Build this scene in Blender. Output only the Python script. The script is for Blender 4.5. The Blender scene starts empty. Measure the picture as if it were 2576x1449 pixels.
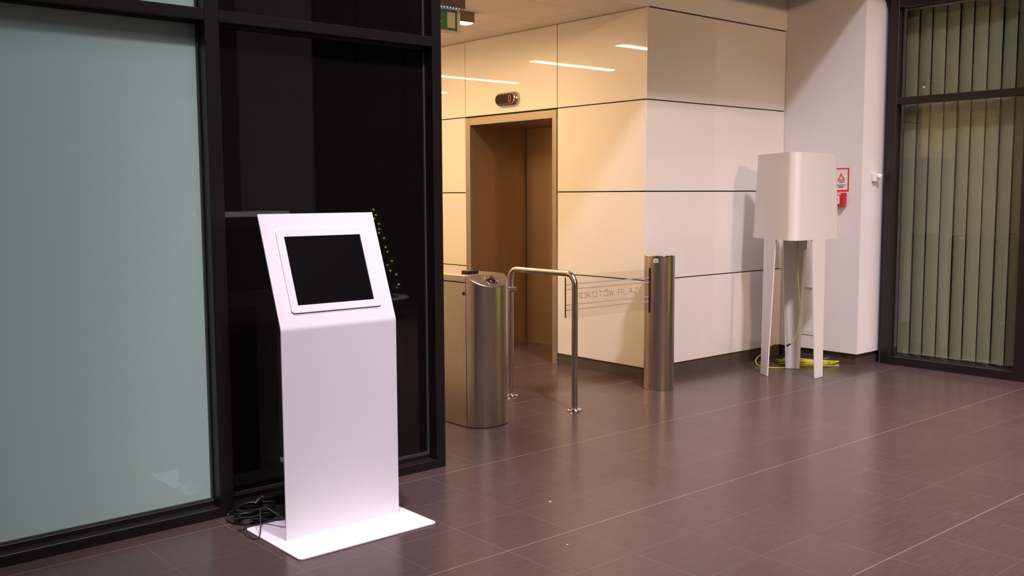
import bpy, bmesh, math, random
from mathutils import Vector, Matrix

scene = bpy.context.scene
C = scene.collection
PI = math.pi
rnd = random.Random(7)

# ------------------------------------------------------------------ render look
scene.view_settings.view_transform = 'Standard'
scene.view_settings.look = 'None'
scene.view_settings.exposure = 0.0
scene.view_settings.gamma = 1.0

# ------------------------------------------------------------------ materials
def new_mat(name):
    m = bpy.data.materials.new(name)
    m.use_nodes = True
    nt = m.node_tree
    b = nt.nodes['Principled BSDF']
    return m, nt, b

def N(nt, t, **kw):
    n = nt.nodes.new(t)
    for k, v in kw.items():
        setattr(n, k, v)
    return n

def mat(name, col, rough=0.5, metal=0.0, spec=0.5, coat=0.0, coat_rough=0.03, var=0.04,
        scale=8.0, bump=0.0, bump_scale=120.0, stretch=(1, 1, 1), ior=1.5, rvar=0.0, aniso=0.0):
    m, nt, b = new_mat(name)
    tc = N(nt, 'ShaderNodeTexCoord')
    mp = N(nt, 'ShaderNodeMapping')
    mp.inputs['Scale'].default_value = stretch
    nt.links.new(tc.outputs['Object'], mp.inputs['Vector'])
    nz = N(nt, 'ShaderNodeTexNoise')
    nz.inputs['Scale'].default_value = scale
    nz.inputs['Detail'].default_value = 4
    nt.links.new(mp.outputs[0], nz.inputs['Vector'])
    mx = N(nt, 'ShaderNodeMix', data_type='RGBA')
    mx.inputs['A'].default_value = tuple(max(0, c * (1 - var)) for c in col) + (1,)
    mx.inputs['B'].default_value = tuple(min(1, c * (1 + var)) for c in col) + (1,)
    nt.links.new(nz.outputs['Fac'], mx.inputs['Factor'])
    nt.links.new(mx.outputs['Result'], b.inputs['Base Color'])
    b.inputs['Roughness'].default_value = rough
    b.inputs['Metallic'].default_value = metal
    b.inputs['Specular IOR Level'].default_value = spec
    b.inputs['IOR'].default_value = ior
    b.inputs['Coat Weight'].default_value = coat
    b.inputs['Coat Roughness'].default_value = coat_rough
    b.inputs['Anisotropic'].default_value = aniso
    if rvar:
        mr = N(nt, 'ShaderNodeMapRange')
        mr.inputs['To Min'].default_value = max(0, rough - rvar)
        mr.inputs['To Max'].default_value = rough + rvar
        nt.links.new(nz.outputs['Fac'], mr.inputs['Value'])
        nt.links.new(mr.outputs[0], b.inputs['Roughness'])
    if bump:
        nb = N(nt, 'ShaderNodeTexNoise')
        nb.inputs['Scale'].default_value = bump_scale
        nt.links.new(mp.outputs[0], nb.inputs['Vector'])
        bp = N(nt, 'ShaderNodeBump')
        bp.inputs['Strength'].default_value = bump
        bp.inputs['Distance'].default_value = 0.002
        nt.links.new(nb.outputs['Fac'], bp.inputs['Height'])
        nt.links.new(bp.outputs[0], b.inputs['Normal'])
    return m

def emit_mat(name, col, strength):
    m, nt, b = new_mat(name)
    b.inputs['Base Color'].default_value = tuple(col) + (1,)
    b.inputs['Emission Color'].default_value = tuple(col) + (1,)
    b.inputs['Emission Strength'].default_value = strength
    return m

def glass_mat(name, tint, ior=1.5, rough=0.0, refl=1.0):
    """thin pane: tinted see-through plus fresnel mirror"""
    m, nt, b = new_mat(name)
    nt.nodes.remove(b)
    out = nt.nodes['Material Output']
    tr = N(nt, 'ShaderNodeBsdfTransparent')
    gl = N(nt, 'ShaderNodeBsdfGlossy')
    gl.inputs['Roughness'].default_value = rough
    gl.inputs['Color'].default_value = (refl, refl, refl, 1)
    fr = N(nt, 'ShaderNodeFresnel')
    fr.inputs['IOR'].default_value = ior
    nz = N(nt, 'ShaderNodeTexNoise')
    nz.inputs['Scale'].default_value = 3
    mx = N(nt, 'ShaderNodeMix', data_type='RGBA')
    mx.inputs['A'].default_value = tuple(t * 0.98 for t in tint) + (1,)
    mx.inputs['B'].default_value = tuple(min(1, t * 1.02) for t in tint) + (1,)
    nt.links.new(nz.outputs['Fac'], mx.inputs['Factor'])
    nt.links.new(mx.outputs['Result'], tr.inputs['Color'])
    ms = N(nt, 'ShaderNodeMixShader')
    nt.links.new(fr.outputs[0], ms.inputs[0])
    nt.links.new(tr.outputs[0], ms.inputs[1])
    nt.links.new(gl.outputs[0], ms.inputs[2])
    nt.links.new(ms.outputs[0], out.inputs['Surface'])
    return m

def floor_mat():
    m, nt, b = new_mat('slate_tile')
    L = nt.links.new
    tc = N(nt, 'ShaderNodeTexCoord')
    mp = N(nt, 'ShaderNodeMapping')
    mp.inputs['Location'].default_value = (-2.605 + 0.379 * 40, -3.06 + 0.3685 * 40, 0)
    L(tc.outputs['Object'], mp.inputs['Vector'])
    br = N(nt, 'ShaderNodeTexBrick', offset=0.0, squash=1.0)
    br.inputs['Scale'].default_value = 1.0
    br.inputs['Brick Width'].default_value = 0.379
    br.inputs['Row Height'].default_value = 0.3685
    br.inputs['Mortar Size'].default_value = 0.0016
    br.inputs['Mortar Smooth'].default_value = 0.3
    br.inputs['Color1'].default_value = (0.30, 0.30, 0.30, 1)
    br.inputs['Color2'].default_value = (0.62, 0.62, 0.62, 1)
    br.inputs['Mortar'].default_value = (0.5, 0.5, 0.5, 1)
    L(mp.outputs[0], br.inputs['Vector'])
    # slate streaks
    mp2 = N(nt, 'ShaderNodeMapping')
    mp2.inputs['Rotation'].default_value = (0, 0, 0.5)
    mp2.inputs['Scale'].default_value = (6, 40, 1)
    L(tc.outputs['Object'], mp2.inputs['Vector'])
    nz = N(nt, 'ShaderNodeTexNoise')
    nz.inputs['Scale'].default_value = 1.4
    nz.inputs['Detail'].default_value = 6
    nz.inputs['Roughness'].default_value = 0.65
    L(mp2.outputs[0], nz.inputs['Vector'])
    nz2 = N(nt, 'ShaderNodeTexNoise')
    nz2.inputs['Scale'].default_value = 1.3
    nz2.inputs['Detail'].default_value = 3
    L(tc.outputs['Object'], nz2.inputs['Vector'])
    # tile tone = streak + tile variation + cloud
    a1 = N(nt, 'ShaderNodeMath', operation='MULTIPLY_ADD')
    L(br.outputs['Color'], a1.inputs[0]); a1.inputs[1].default_value = 0.35
    L(nz.outputs['Fac'], a1.inputs[2])
    a2 = N(nt, 'ShaderNodeMath', operation='MULTIPLY_ADD')
    L(nz2.outputs['Fac'], a2.inputs[0]); a2.inputs[1].default_value = 0.5
    L(a1.outputs[0], a2.inputs[2])
    mr = N(nt, 'ShaderNodeMapRange')
    mr.inputs['From Min'].default_value = 0.55
    mr.inputs['From Max'].default_value = 1.25
    L(a2.outputs[0], mr.inputs['Value'])
    mx = N(nt, 'ShaderNodeMix', data_type='RGBA')
    mx.inputs['A'].default_value = (0.060, 0.039, 0.0365, 1)
    mx.inputs['B'].default_value = (0.092, 0.060, 0.0555, 1)
    L(mr.outputs[0], mx.inputs['Factor'])
    # grout: faint light line, broken up by noise
    gm = N(nt, 'ShaderNodeMapRange')
    gm.inputs['From Min'].default_value = 0.38
    gm.inputs['From Max'].default_value = 0.62
    gm.inputs['To Min'].default_value = 0.15
    gm.inputs['To Max'].default_value = 0.55
    L(nz2.outputs['Fac'], gm.inputs['Value'])
    g2 = N(nt, 'ShaderNodeMath', operation='MULTIPLY')
    L(br.outputs['Fac'], g2.inputs[0]); L(gm.outputs[0], g2.inputs[1])
    mx2 = N(nt, 'ShaderNodeMix', data_type='RGBA')
    L(g2.outputs[0], mx2.inputs['Factor'])
    L(mx.outputs['Result'], mx2.inputs['A'])
    mx2.inputs['B'].default_value = (0.21, 0.16, 0.15, 1)
    # stronger long joints every 1.12 m
    sx = N(nt, 'ShaderNodeSeparateXYZ'); L(tc.outputs['Object'], sx.inputs[0])
    ad = N(nt, 'ShaderNodeMath', operation='ADD'); L(sx.outputs['Y'], ad.inputs[0]); ad.inputs[1].default_value = -3.062 + 1.1055 * 20
    md = N(nt, 'ShaderNodeMath', operation='PINGPONG'); L(ad.outputs[0], md.inputs[0]); md.inputs[1].default_value = 1.1055 / 2
    lt = N(nt, 'ShaderNodeMath', operation='LESS_THAN'); L(md.outputs[0], lt.inputs[0]); lt.inputs[1].default_value = 0.0017
    l2 = N(nt, 'ShaderNodeMath', operation='MULTIPLY'); L(lt.outputs[0], l2.inputs[0]); l2.inputs[1].default_value = 0.7
    mx3 = N(nt, 'ShaderNodeMix', data_type='RGBA')
    L(l2.outputs[0], mx3.inputs['Factor']); L(mx2.outputs['Result'], mx3.inputs['A'])
    mx3.inputs['B'].default_value = (0.30, 0.225, 0.21, 1)
    L(mx3.outputs['Result'], b.inputs['Base Color'])
    rr = N(nt, 'ShaderNodeMapRange')
    rr.inputs['To Min'].default_value = 0.17
    rr.inputs['To Max'].default_value = 0.27
    L(nz.outputs['Fac'], rr.inputs['Value'])
    L(rr.outputs[0], b.inputs['Roughness'])
    b.inputs['Specular IOR Level'].default_value = 0.5
    b.inputs['IOR'].default_value = 1.27
    bp = N(nt, 'ShaderNodeBump')
    bp.inputs['Strength'].default_value = 0.10
    bp.inputs['Distance'].default_value = 0.002
    L(nz.outputs['Fac'], bp.inputs['Height'])
    L(bp.outputs[0], b.inputs['Normal'])
    return m

def ceiling_mat():
    m, nt, b = new_mat('ceiling_tile')
    L = nt.links.new
    tc = N(nt, 'ShaderNodeTexCoord')
    mp = N(nt, 'ShaderNodeMapping')
    mp.inputs['Location'].default_value = (-5.04 + 12, -5.64 + 6.2, 0)
    L(tc.outputs['Object'], mp.inputs['Vector'])
    br = N(nt, 'ShaderNodeTexBrick', offset=0.5)
    br.inputs['Scale'].default_value = 1
    br.inputs['Brick Width'].default_value = 1.2
    br.inputs['Row Height'].default_value = 0.62
    br.inputs['Mortar Size'].default_value = 0.0025
    br.inputs['Mortar Smooth'].default_value = 0.2
    br.inputs['Color1'].default_value = (0.95, 0.86, 0.79, 1)
    br.inputs['Color2'].default_value = (0.96, 0.87, 0.80, 1)
    br.inputs['Mortar'].default_value = (0.42, 0.38, 0.34, 1)
    L(mp.outputs[0], br.inputs['Vector'])
    L(br.outputs['Color'], b.inputs['Base Color'])
    b.inputs['Roughness'].default_value = 0.9
    return m

M = {}
M['floor'] = floor_mat()
M['ceiling'] = ceiling_mat()
M['plaster'] = mat('white_plaster', (0.79, 0.765, 0.77), 0.85, var=0.02, bump=0.05)
M['panel'] = mat('gloss_panel', (0.80, 0.765, 0.72), 0.35, coat=1.0, coat_rough=0.02, var=0.01)
M['gap'] = mat('panel_joint', (0.035, 0.028, 0.025), 0.6)
M['plinth'] = mat('polished_stone', (0.085, 0.062, 0.052), 0.10, spec=0.6, var=0.15, scale=5)
M['frame'] = mat('dark_frame', (0.0110, 0.0075, 0.0080), 0.40, spec=0.45, var=0.06)
M['gasket'] = mat('gasket', (0.05, 0.055, 0.045), 0.4)
M['frost'] = mat('frosted_glass', (0.455, 0.645, 0.555), 0.5, spec=0.5, coat=1.0, coat_rough=0.0, var=0.02, scale=1.2)
M['darkglass'] = mat('dark_glass', (0.0060, 0.0046, 0.0052), 0.02, spec=0.5, ior=1.62, var=0.1)
M['facade_glass'] = mat('facade_glass', (0.035, 0.040, 0.036), 0.03, spec=0.5, var=0.2)
M['pane'] = glass_mat('tinted_pane', (0.735, 0.815, 0.74), 1.55)
M['wing'] = glass_mat('wing_glass', (0.90, 0.89, 0.86), 1.30)
M['etch'] = mat('etched_film', (0.42, 0.35, 0.29), 0.8)
M['steel'] = mat('brushed_steel', (0.60, 0.54, 0.49), 0.30, metal=1.0, var=0.08, scale=3, stretch=(60, 60, 1.2), rvar=0.05)
M['steel_tube'] = mat('satin_steel_tube', (0.58, 0.54, 0.51), 0.26, metal=1.0, var=0.05, rvar=0.03)
M['chrome'] = mat('chrome', (0.82, 0.80, 0.80), 0.07, metal=1.0, var=0.02)
M['lift_frame'] = mat('lift_frame_steel', (0.40, 0.335, 0.265), 0.42, metal=0.75, var=0.04)
M['lift_door'] = mat('lift_door_steel', (0.48, 0.35, 0.235), 0.45, metal=0.85, var=0.10, scale=2, stretch=(4, 4, 0.4))
M['kiosk'] = mat('white_powdercoat', (0.825, 0.785, 0.805), 0.45, var=0.012, bump=0.06, bump_scale=600)
M['kiosk_back'] = mat('grey_housing', (0.10, 0.10, 0.12), 0.6)
M['screen'] = mat('black_screen', (0.0030, 0.0028, 0.0030), 0.22, spec=0.3, var=0.05)
M['stand'] = mat('white_satin_board', (0.76, 0.735, 0.715), 0.38, var=0.012, coat=0.15, coat_rough=0.3)
M['cable'] = mat('black_cable', (0.012, 0.011, 0.014), 0.38)
M['brass'] = mat('plug_brass', (0.45, 0.25, 0.12), 0.35, metal=0.6)
M['cord'] = mat('yellow_green_cord', (0.46, 0.47, 0.025), 0.45)
M['cord_dim'] = mat('olive_cord', (0.40, 0.39, 0.07), 0.5)
M['red'] = mat('red_plastic', (0.52, 0.020, 0.030), 0.4)
M['red_print'] = mat('red_print', (0.60, 0.03, 0.03), 0.5)
M['orange_print'] = mat('orange_print', (0.72, 0.12, 0.05), 0.5)
M['paper'] = mat('white_print', (0.80, 0.77, 0.77), 0.5, var=0.01)
M['black_print'] = mat('black_print', (0.03, 0.03, 0.035), 0.6)
M['blue_print'] = mat('blue_print', (0.05, 0.07, 0.25), 0.6)
M['white_plastic'] = mat('white_plastic', (0.80, 0.78, 0.77), 0.4, var=0.01)
M['black_plastic'] = mat('black_plastic', (0.012, 0.010, 0.010), 0.35)
M['lens'] = mat('dark_red_lens', (0.040, 0.010, 0.008), 0.12, spec=0.4)
M['grey_box'] = mat('grey_luminaire', (0.27, 0.22, 0.16), 0.5)
M['tube_glow'] = emit_mat('tube_glow', (1.0, 0.66, 0.335), 94.0)
M['led'] = emit_mat('violet_led', (0.62, 0.50, 1.0), 2.2)
M['digit'] = emit_mat('red_digit', (1.0, 0.06, 0.03), 0.75)
M['exit_green'] = mat('exit_green', (0.060, 0.250, 0.110), 0.4)
M['exit_white'] = mat('exit_white', (0.78, 0.74, 0.62), 0.4)
M['display_glass'] = mat('display_dark', (0.018, 0.008, 0.008), 0.12, spec=0.3)
M['slat'] = mat('blind_fabric', (0.42, 0.385, 0.30), 0.85, var=0.05, scale=60, stretch=(1, 1, 0.2))
M['room'] = mat('dim_room', (0.13, 0.135, 0.14), 0.9)
M['atrium'] = mat('atrium_wall', (0.16, 0.15, 0.15), 0.85)
M['needle'] = mat('fir_needles', (0.035, 0.085, 0.018), 0.6, var=0.4, scale=40)
M['bark'] = mat('bark', (0.08, 0.05, 0.03), 0.8)
M['bulb'] = emit_mat('warm_bulb', (1.0, 0.62, 0.22), 26.0)
M['scrap'] = mat('paper_scrap', (0.8, 0.76, 0.74), 0.7)
M['scrap_tan'] = mat('tan_scrap', (0.62, 0.42, 0.30), 0.7)

# ------------------------------------------------------------------ mesh helpers
def new_bm():
    return bmesh.new()

def add_box(bm, x0, x1, y0, y1, z0, z1, mi=0):
    vs = [bm.verts.new(p) for p in ((x0, y0, z0), (x1, y0, z0), (x1, y1, z0), (x0, y1, z0),
                                    (x0, y0, z1), (x1, y0, z1), (x1, y1, z1), (x0, y1, z1))]
    for f in ((0, 3, 2, 1), (4, 5, 6, 7), (0, 1, 5, 4), (1, 2, 6, 5), (2, 3, 7, 6), (3, 0, 4, 7)):
        bm.faces.new([vs[i] for i in f]).material_index = mi

def add_prism(bm, poly, ext, mi=0):
    """poly: 3D points (planar), ext: extrusion vector"""
    ext = Vector(ext)
    a = [bm.verts.new(p) for p in poly]
    b = [bm.verts.new(Vector(p) + ext) for p in poly]
    n = len(poly)
    bm.faces.new(a[::-1]).material_index = mi
    bm.faces.new(b).material_index = mi
    for i in range(n):
        bm.faces.new((a[i], a[(i + 1) % n], b[(i + 1) % n], b[i])).material_index = mi

def add_quad(bm, pts, mi=0):
    bm.faces.new([bm.verts.new(p) for p in pts]).material_index = mi

def catmull(pts, n=10, closed=False):
    pts = [Vector(p) for p in pts]
    out = []
    m = len(pts)
    rng = range(m) if closed else range(m - 1)
    for i in rng:
        if closed:
            p0, p1, p2, p3 = pts[i - 1], pts[i], pts[(i + 1) % m], pts[(i + 2) % m]
        else:
            p1, p2 = pts[i], pts[i + 1]
            p0 = pts[i - 1] if i > 0 else p1 * 2 - p2
            p3 = pts[i + 2] if i + 2 < m else p2 * 2 - p1
        for k in range(n):
            t = k / n
            out.append(0.5 * ((2 * p1) + (p2 - p0) * t + (2 * p0 - 5 * p1 + 4 * p2 - p3) * t * t + (-p0 + 3 * p1 - 3 * p2 + p3) * t ** 3))
    if not closed:
        out.append(pts[-1])
    return out

def add_tube(bm, pts, r, seg=12, mi=0, caps=True):
    pts = [Vector(p) for p in pts]
    q = [pts[0]]
    for p in pts[1:]:
        if (p - q[-1]).length > 1e-6:
            q.append(p)
    pts = q
    n = len(pts)
    T = []
    for i in range(n):
        d = pts[min(i + 1, n - 1)] - pts[max(i - 1, 0)]
        T.append(d.normalized())
    up = Vector((0, 0, 1)) if abs(T[0].z) < 0.9 else Vector((1, 0, 0))
    u = T[0].cross(up).normalized()
    rings = []
    for i in range(n):
        u = (u - T[i] * u.dot(T[i])).normalized()
        v = T[i].cross(u)
        rr = r[i] if isinstance(r, (list, tuple)) else r
        rings.append([bm.verts.new(pts[i] + (u * math.cos(2 * PI * k / seg) + v * math.sin(2 * PI * k / seg)) * rr) for k in range(seg)])
    for i in range(n - 1):
        for k in range(seg):
            bm.faces.new((rings[i][k], rings[i][(k + 1) % seg], rings[i + 1][(k + 1) % seg], rings[i + 1][k])).material_index = mi
    if caps:
        bm.faces.new(rings[0][::-1]).material_index = mi
        bm.faces.new(rings[-1]).material_index = mi

def add_lathe(bm, prof, cx=0, cy=0, seg=48, mi=0):
    """prof: (r, z) list, bottom to top"""
    rings = []
    for r, z in prof:
        if r < 1e-6:
            rings.append([bm.verts.new((cx, cy, z))])
        else:
            rings.append([bm.verts.new((cx + r * math.cos(2 * PI * k / seg), cy + r * math.sin(2 * PI * k / seg), z)) for k in range(seg)])
    for a, b in zip(rings[:-1], rings[1:]):
        for k in range(seg):
            k2 = (k + 1) % seg
            if len(a) == 1 and len(b) == 1:
                continue
            if len(a) == 1:
                f = (a[0], b[k2], b[k])
            elif len(b) == 1:
                f = (a[k], a[k2], b[0])
            else:
                f = (a[k], a[k2], b[k2], b[k])
            bm.faces.new(f).material_index = mi

def rounded_rect(w0, w1, h0, h1, r, n=6):
    out = []
    for cx, cy, a0 in ((w1 - r, h1 - r, 0), (w0 + r, h1 - r, PI / 2), (w0 + r, h0 + r, PI), (w1 - r, h0 + r, 1.5 * PI)):
        for k in range(n + 1):
            a = a0 + PI / 2 * k / n
            out.append((cx + r * math.cos(a), cy + r * math.sin(a)))
    return out

def obj(name, bm, mats, parent=None, smooth=False, bevel=0.0, bseg=2, label=None, angle=35):
    bmesh.ops.recalc_face_normals(bm, faces=bm.faces[:])
    me = bpy.data.meshes.new(name)
    bm.to_mesh(me)
    bm.free()
    o = bpy.data.objects.new(name, me)
    C.objects.link(o)
    if not isinstance(mats, (list, tuple)):
        mats = [mats]
    for mm in mats:
        me.materials.append(M[mm])
    if parent is not None:
        o.parent = parent
        o.matrix_parent_inverse = parent_world(parent).inverted()
    if smooth:
        for p in me.polygons:
            p.use_smooth = True
        me.set_sharp_from_angle(angle=math.radians(angle))
    if bevel:
        b = o.modifiers.new('bevel', 'BEVEL')
        b.width = bevel
        b.segments = bseg
        b.limit_method = 'ANGLE'
        b.angle_limit = math.radians(40)
    if label:
        o['label'] = label
    return o

def parent_world(o):
    m = o.matrix_basis.copy()
    p = o.parent
    if p is not None:
        m = parent_world(p) @ o.matrix_parent_inverse @ m
    return m

def thing(name, label, cat, loc=(0, 0, 0), group=None):
    o = bpy.data.objects.new(name, None)
    o.empty_display_size = 0.1
    o.location = loc
    C.objects.link(o)
    o['label'] = label
    o['category'] = cat
    if group:
        o['group'] = group
    return o

def tag(o, label, cat, group=None):
    o['label'] = label
    o['category'] = cat
    if group:
        o['group'] = group
    return o

def struct_empty(name, loc=(0, 0, 0), label=None):
    o = bpy.data.objects.new(name, None)
    o.empty_display_size = 0.1
    o.location = loc
    C.objects.link(o)
    o['kind'] = 'structure'
    if label:
        o['label'] = label
    return o

def struct(name, bm, mats, label=None, **kw):
    o = obj(name, bm, mats, **kw)
    o['kind'] = 'structure'
    if label:
        o['label'] = label
    return o

def stroke_letters(bm, text, glyphs, x0, zb, h, w, adv, t, plane):
    """simple block letters built from strokes; plane(u, v) -> 3D point"""
    u = x0
    for ch in text:
        if ch == ' ':
            u += adv * 0.6
            continue
        for line in glyphs[ch]:
            for (ax, ay), (bx, by) in zip(line[:-1], line[1:]):
                a = Vector((u + ax * w, zb + ay * h)); b = Vector((u + bx * w, zb + by * h))
                d = (b - a)
                if d.length < 1e-9:
                    continue
                d.normalize()
                n = Vector((-d.y, d.x)) * t / 2
                a2 = a - d * t / 2; b2 = b + d * t / 2
                add_quad(bm, [plane(*(a2 - n)), plane(*(b2 - n)), plane(*(b2 + n)), plane(*(a2 + n))])
        u += adv
    return u

GL = {
    'M': [[(0, 0), (0, 1), (0.5, 0.4), (1, 1), (1, 0)]],
    'O': [[(0, 0), (0, 1), (1, 1), (1, 0), (0, 0)]],
    'Ó': [[(0, 0), (0, 1), (1, 1), (1, 0), (0, 0)], [(0.45, 1.2), (0.7, 1.4)]],
    'K': [[(0, 0), (0, 1)], [(1, 1), (0.05, 0.5), (1, 0)]],
    'T': [[(0, 1), (1, 1)], [(0.5, 1), (0.5, 0)]],
    'W': [[(0, 1), (0.22, 0), (0.5, 0.8), (0.78, 0), (1, 1)]],
    'P': [[(0, 0), (0, 1), (1, 1), (1, 0.45), (0, 0.45)]],
    'L': [[(0, 1), (0, 0), (1, 0)]],
    'Ł': [[(0.1, 1), (0.1, 0), (1, 0)], [(-0.1, 0.4), (0.5, 0.7)]],
    'A': [[(0, 0), (0.5, 1), (1, 0)], [(0.2, 0.35), (0.8, 0.35)]],
    'Ą': [[(0, 0), (0.5, 1), (1, 0)], [(0.2, 0.35), (0.8, 0.35)], [(1, 0), (0.8, -0.2), (1, -0.25)]],
    'Z': [[(0, 1), (1, 1), (0, 0), (1, 0)]],
    'Y': [[(0, 1), (0.5, 0.5), (1, 1)], [(0.5, 0.5), (0.5, 0)]],
    'C': [[(1, 1), (0, 1), (0, 0), (1, 0)]],
    'N': [[(0, 0), (0, 1), (1, 0), (1, 1)]],
    'I': [[(0.5, 0), (0.5, 1)]],
    'R': [[(0, 0), (0, 1), (1, 1), (1, 0.5), (0, 0.5)], [(0.4, 0.5), (1, 0)]],
    'D': [[(0, 0), (0, 1), (0.7, 1), (1, 0.75), (1, 0.25), (0.7, 0), (0, 0)]],
    'U': [[(0, 1), (0, 0), (1, 0), (1, 1)]],
}

# ================================================================== SETTING
# floor
bm = new_bm()
add_box(bm, -6, 10.5, -9, 12.5, -0.1, 0.0)
struct('floor', bm, 'floor')

# ---- lift wall (plane x = 5.90), glossy panels over dark joints
XL = 5.90
YC = 5.217
rows = [(0.105, 0.808), (0.817, 1.519), (1.529, 2.242), (2.251, 2.955)]
bm = new_bm()
for (z0, z1) in rows:
    add_box(bm, XL, XL + 0.02, YC + 0.02, 6.239, z0, z1, 0)
    for ya, yb in ((7.535, 8.83), (8.838, 10.13), (10.138, 11.43), (11.438, 12.4)):
        add_box(bm, XL, XL + 0.02, ya, yb, z0, z1, 0)
add_box(bm, XL, XL + 0.02, 6.247, 7.528, 2.251, 2.955, 0)
add_box(bm, XL + 0.024, XL + 0.06, YC + 0.02, 6.30, 0.0, 3.0, 1)
add_box(bm, XL + 0.024, XL + 0.06, 7.46, 12.4, 0.0, 3.0, 1)
add_box(bm, XL + 0.024, XL + 0.06, 6.30, 7.46, 2.17, 3.0, 1)
struct('wall_back', bm, ['panel', 'gap'], bevel=0.0008, bseg=1)
bm = new_bm()
add_box(bm, XL + 0.008, XL + 0.023, YC + 0.03, 6.24, 0.0, 0.103)
add_box(bm, XL + 0.008, XL + 0.023, 7.535, 12.4, 0.0, 0.103)
struct('baseboard_back', bm, 'plinth')

# ---- panelled side wall beside the corner (plane y = 5.217) with plaster band above
XP = 7.78
bm = new_bm()
for (z0, z1) in rows:
    add_box(bm, XL, XP - 0.006, YC, YC + 0.02, z0, z1, 0)
add_box(bm, XL + 0.024, XP + 0.3, YC + 0.024, YC + 0.08, 0.0, 2.965, 1)
struct('wall_middle', bm, ['panel', 'gap'], bevel=0.0008, bseg=1)
bm = new_bm()
add_box(bm, XL + 0.03, XP, YC + 0.010, YC + 0.0235, 0.0, 0.103)
struct('baseboard_middle', bm, 'plinth')

# ---- plaster bulkhead above the lobby opening + high soffit
bm = new_bm()
add_box(bm, 3.16, XP + 0.4, YC, YC + 0.15, 2.967, 3.40)
struct('wall_upper', bm, 'plaster')
bm = new_bm()
add_box(bm, -6, XP + 0.4, 4.28, YC, 3.31, 3.45)
add_box(bm, -6, 8.4, 4.28, 4.42, 3.45, 6.0)
struct('trim_1', bm, 'atrium')

# ---- lobby ceiling
bm = new_bm()
add_box(bm, 3.0, 6.9, YC + 0.15, 12.5, 2.96, 3.06)
add_box(bm, 3.16, XL + 0.02, YC, YC + 0.15, 2.96, 2.967)
struct('ceiling', bm, 'ceiling')

# ---- lobby left wall and end wall (seen only in reflections)
bm = new_bm()
add_box(bm, 3.0, 3.10, 4.50, 12.5, 0, 2.96)
struct('wall_left', bm, 'panel')
bm = new_bm()
add_box(bm, 3.0, 6.9, 12.4, 12.5, 0, 2.96)
struct('wall_far', bm, 'panel')

# ---- white plaster pier at the right
bm = new_bm()
add_box(bm, XP, 8.06, 4.437, YC + 0.024, 0.102, 6.0)
add_box(bm, 8.06, 8.6, 4.44, YC + 0.024, 0.102, 6.0)
struct('wall_right', bm, 'plaster')
bm = new_bm()
add_box(bm, XP + 0.03, 8.2, 4.462, YC, 0.0, 0.1018)
struct('baseboard_right', bm, 'plinth')
# access panel with a projecting ledge low on the pier
bm = new_bm()
add_box(bm, XP - 0.004, XP + 0.01, 4.83, 5.03, 0.245, 0.655)
add_box(bm, XP - 0.018, XP + 0.01, 4.82, 5.04, 0.655, 0.668)
add_box(bm, XP - 0.007, XP + 0.01, 4.82, 5.04, 0.228, 0.238)
struct('trim_2', bm, 'plaster', bevel=0.001)

# ---- left glazed facade (face y = 4.28)
YF = 4.28
def facade_bay(name, x0, x1, wl, wr, pane_mat, label, top=3.31):
    """x0..x1 outer edges; wl/wr widths of left and right posts owned by this bay"""
    t = struct_empty(name, (x0, YF, 0), label)
    bm = new_bm()
    if wl:
        add_box(bm, x0, x0 + wl, YF, YF + 0.17, 0, top)
    if wr:
        add_box(bm, x1 - wr, x1, YF, YF + 0.17, 0, top)
    a, b = x0 + wl, x1 - wr
    add_box(bm, a, b, YF, YF + 0.065, 0, 0.048)
    add_box(bm, a, b, YF + 0.065, YF + 0.17, 0, 0.070)
    add_box(bm, a, b, YF, YF + 0.17, 2.285, 2.337)
    obj('window_frame', bm, 'frame', t, bevel=0.002, bseg=1)
    bm = new_bm()
    for z0, z1 in ((0.070, 2.285), (2.337, top)):
        g = 0.010
        add_box(bm, a, b, YF + 0.072, YF + 0.082, z0, z0 + g)
        add_box(bm, a, b, YF + 0.072, YF + 0.082, z1 - g, z1)
        add_box(bm, a, a + g, YF + 0.072, YF + 0.082, z0 + g, z1 - g)
        add_box(bm, b - g, b, YF + 0.072, YF + 0.082, z0 + g, z1 - g)
    obj('gasket', bm, 'gasket', t)
    for z0, z1 in ((0.072, 2.283), (2.339, top - 0.002)):
        bm = new_bm()
        add_box(bm, a + 0.001, b - 0.001, YF + 0.084, YF + 0.100, z0, z1)
        obj('window_pane', bm, pane_mat, t)
    return t

facade_bay('window_1', 0.66, 1.946, 0.0, 0.069, 'frost', 'tall pale green frosted glazing bay in a dark frame left of the kiosk')
facade_bay('window_2', 1.946, 3.193, 0.0, 0.060, 'darkglass', 'tall black glazing bay in a dark frame behind the kiosk')
facade_bay('window_4', -0.62, 0.66, 0.0, 0.069, 'frost', 'next frosted glazing bay further left')
facade_bay('window_5', -1.90, -0.62, 0.0, 0.069, 'frost', 'leftmost frosted glazing bay')
bm = new_bm()
add_box(bm, -6, -1.9, YF + 0.02, YF + 0.16, 0, 3.31)
add_box(bm, -6, 3.1, YF + 0.30, YF + 0.36, 0, 3.31)      # dark room partition right behind the glazing
struct('wall_glazed_side', bm, 'frame')

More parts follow.
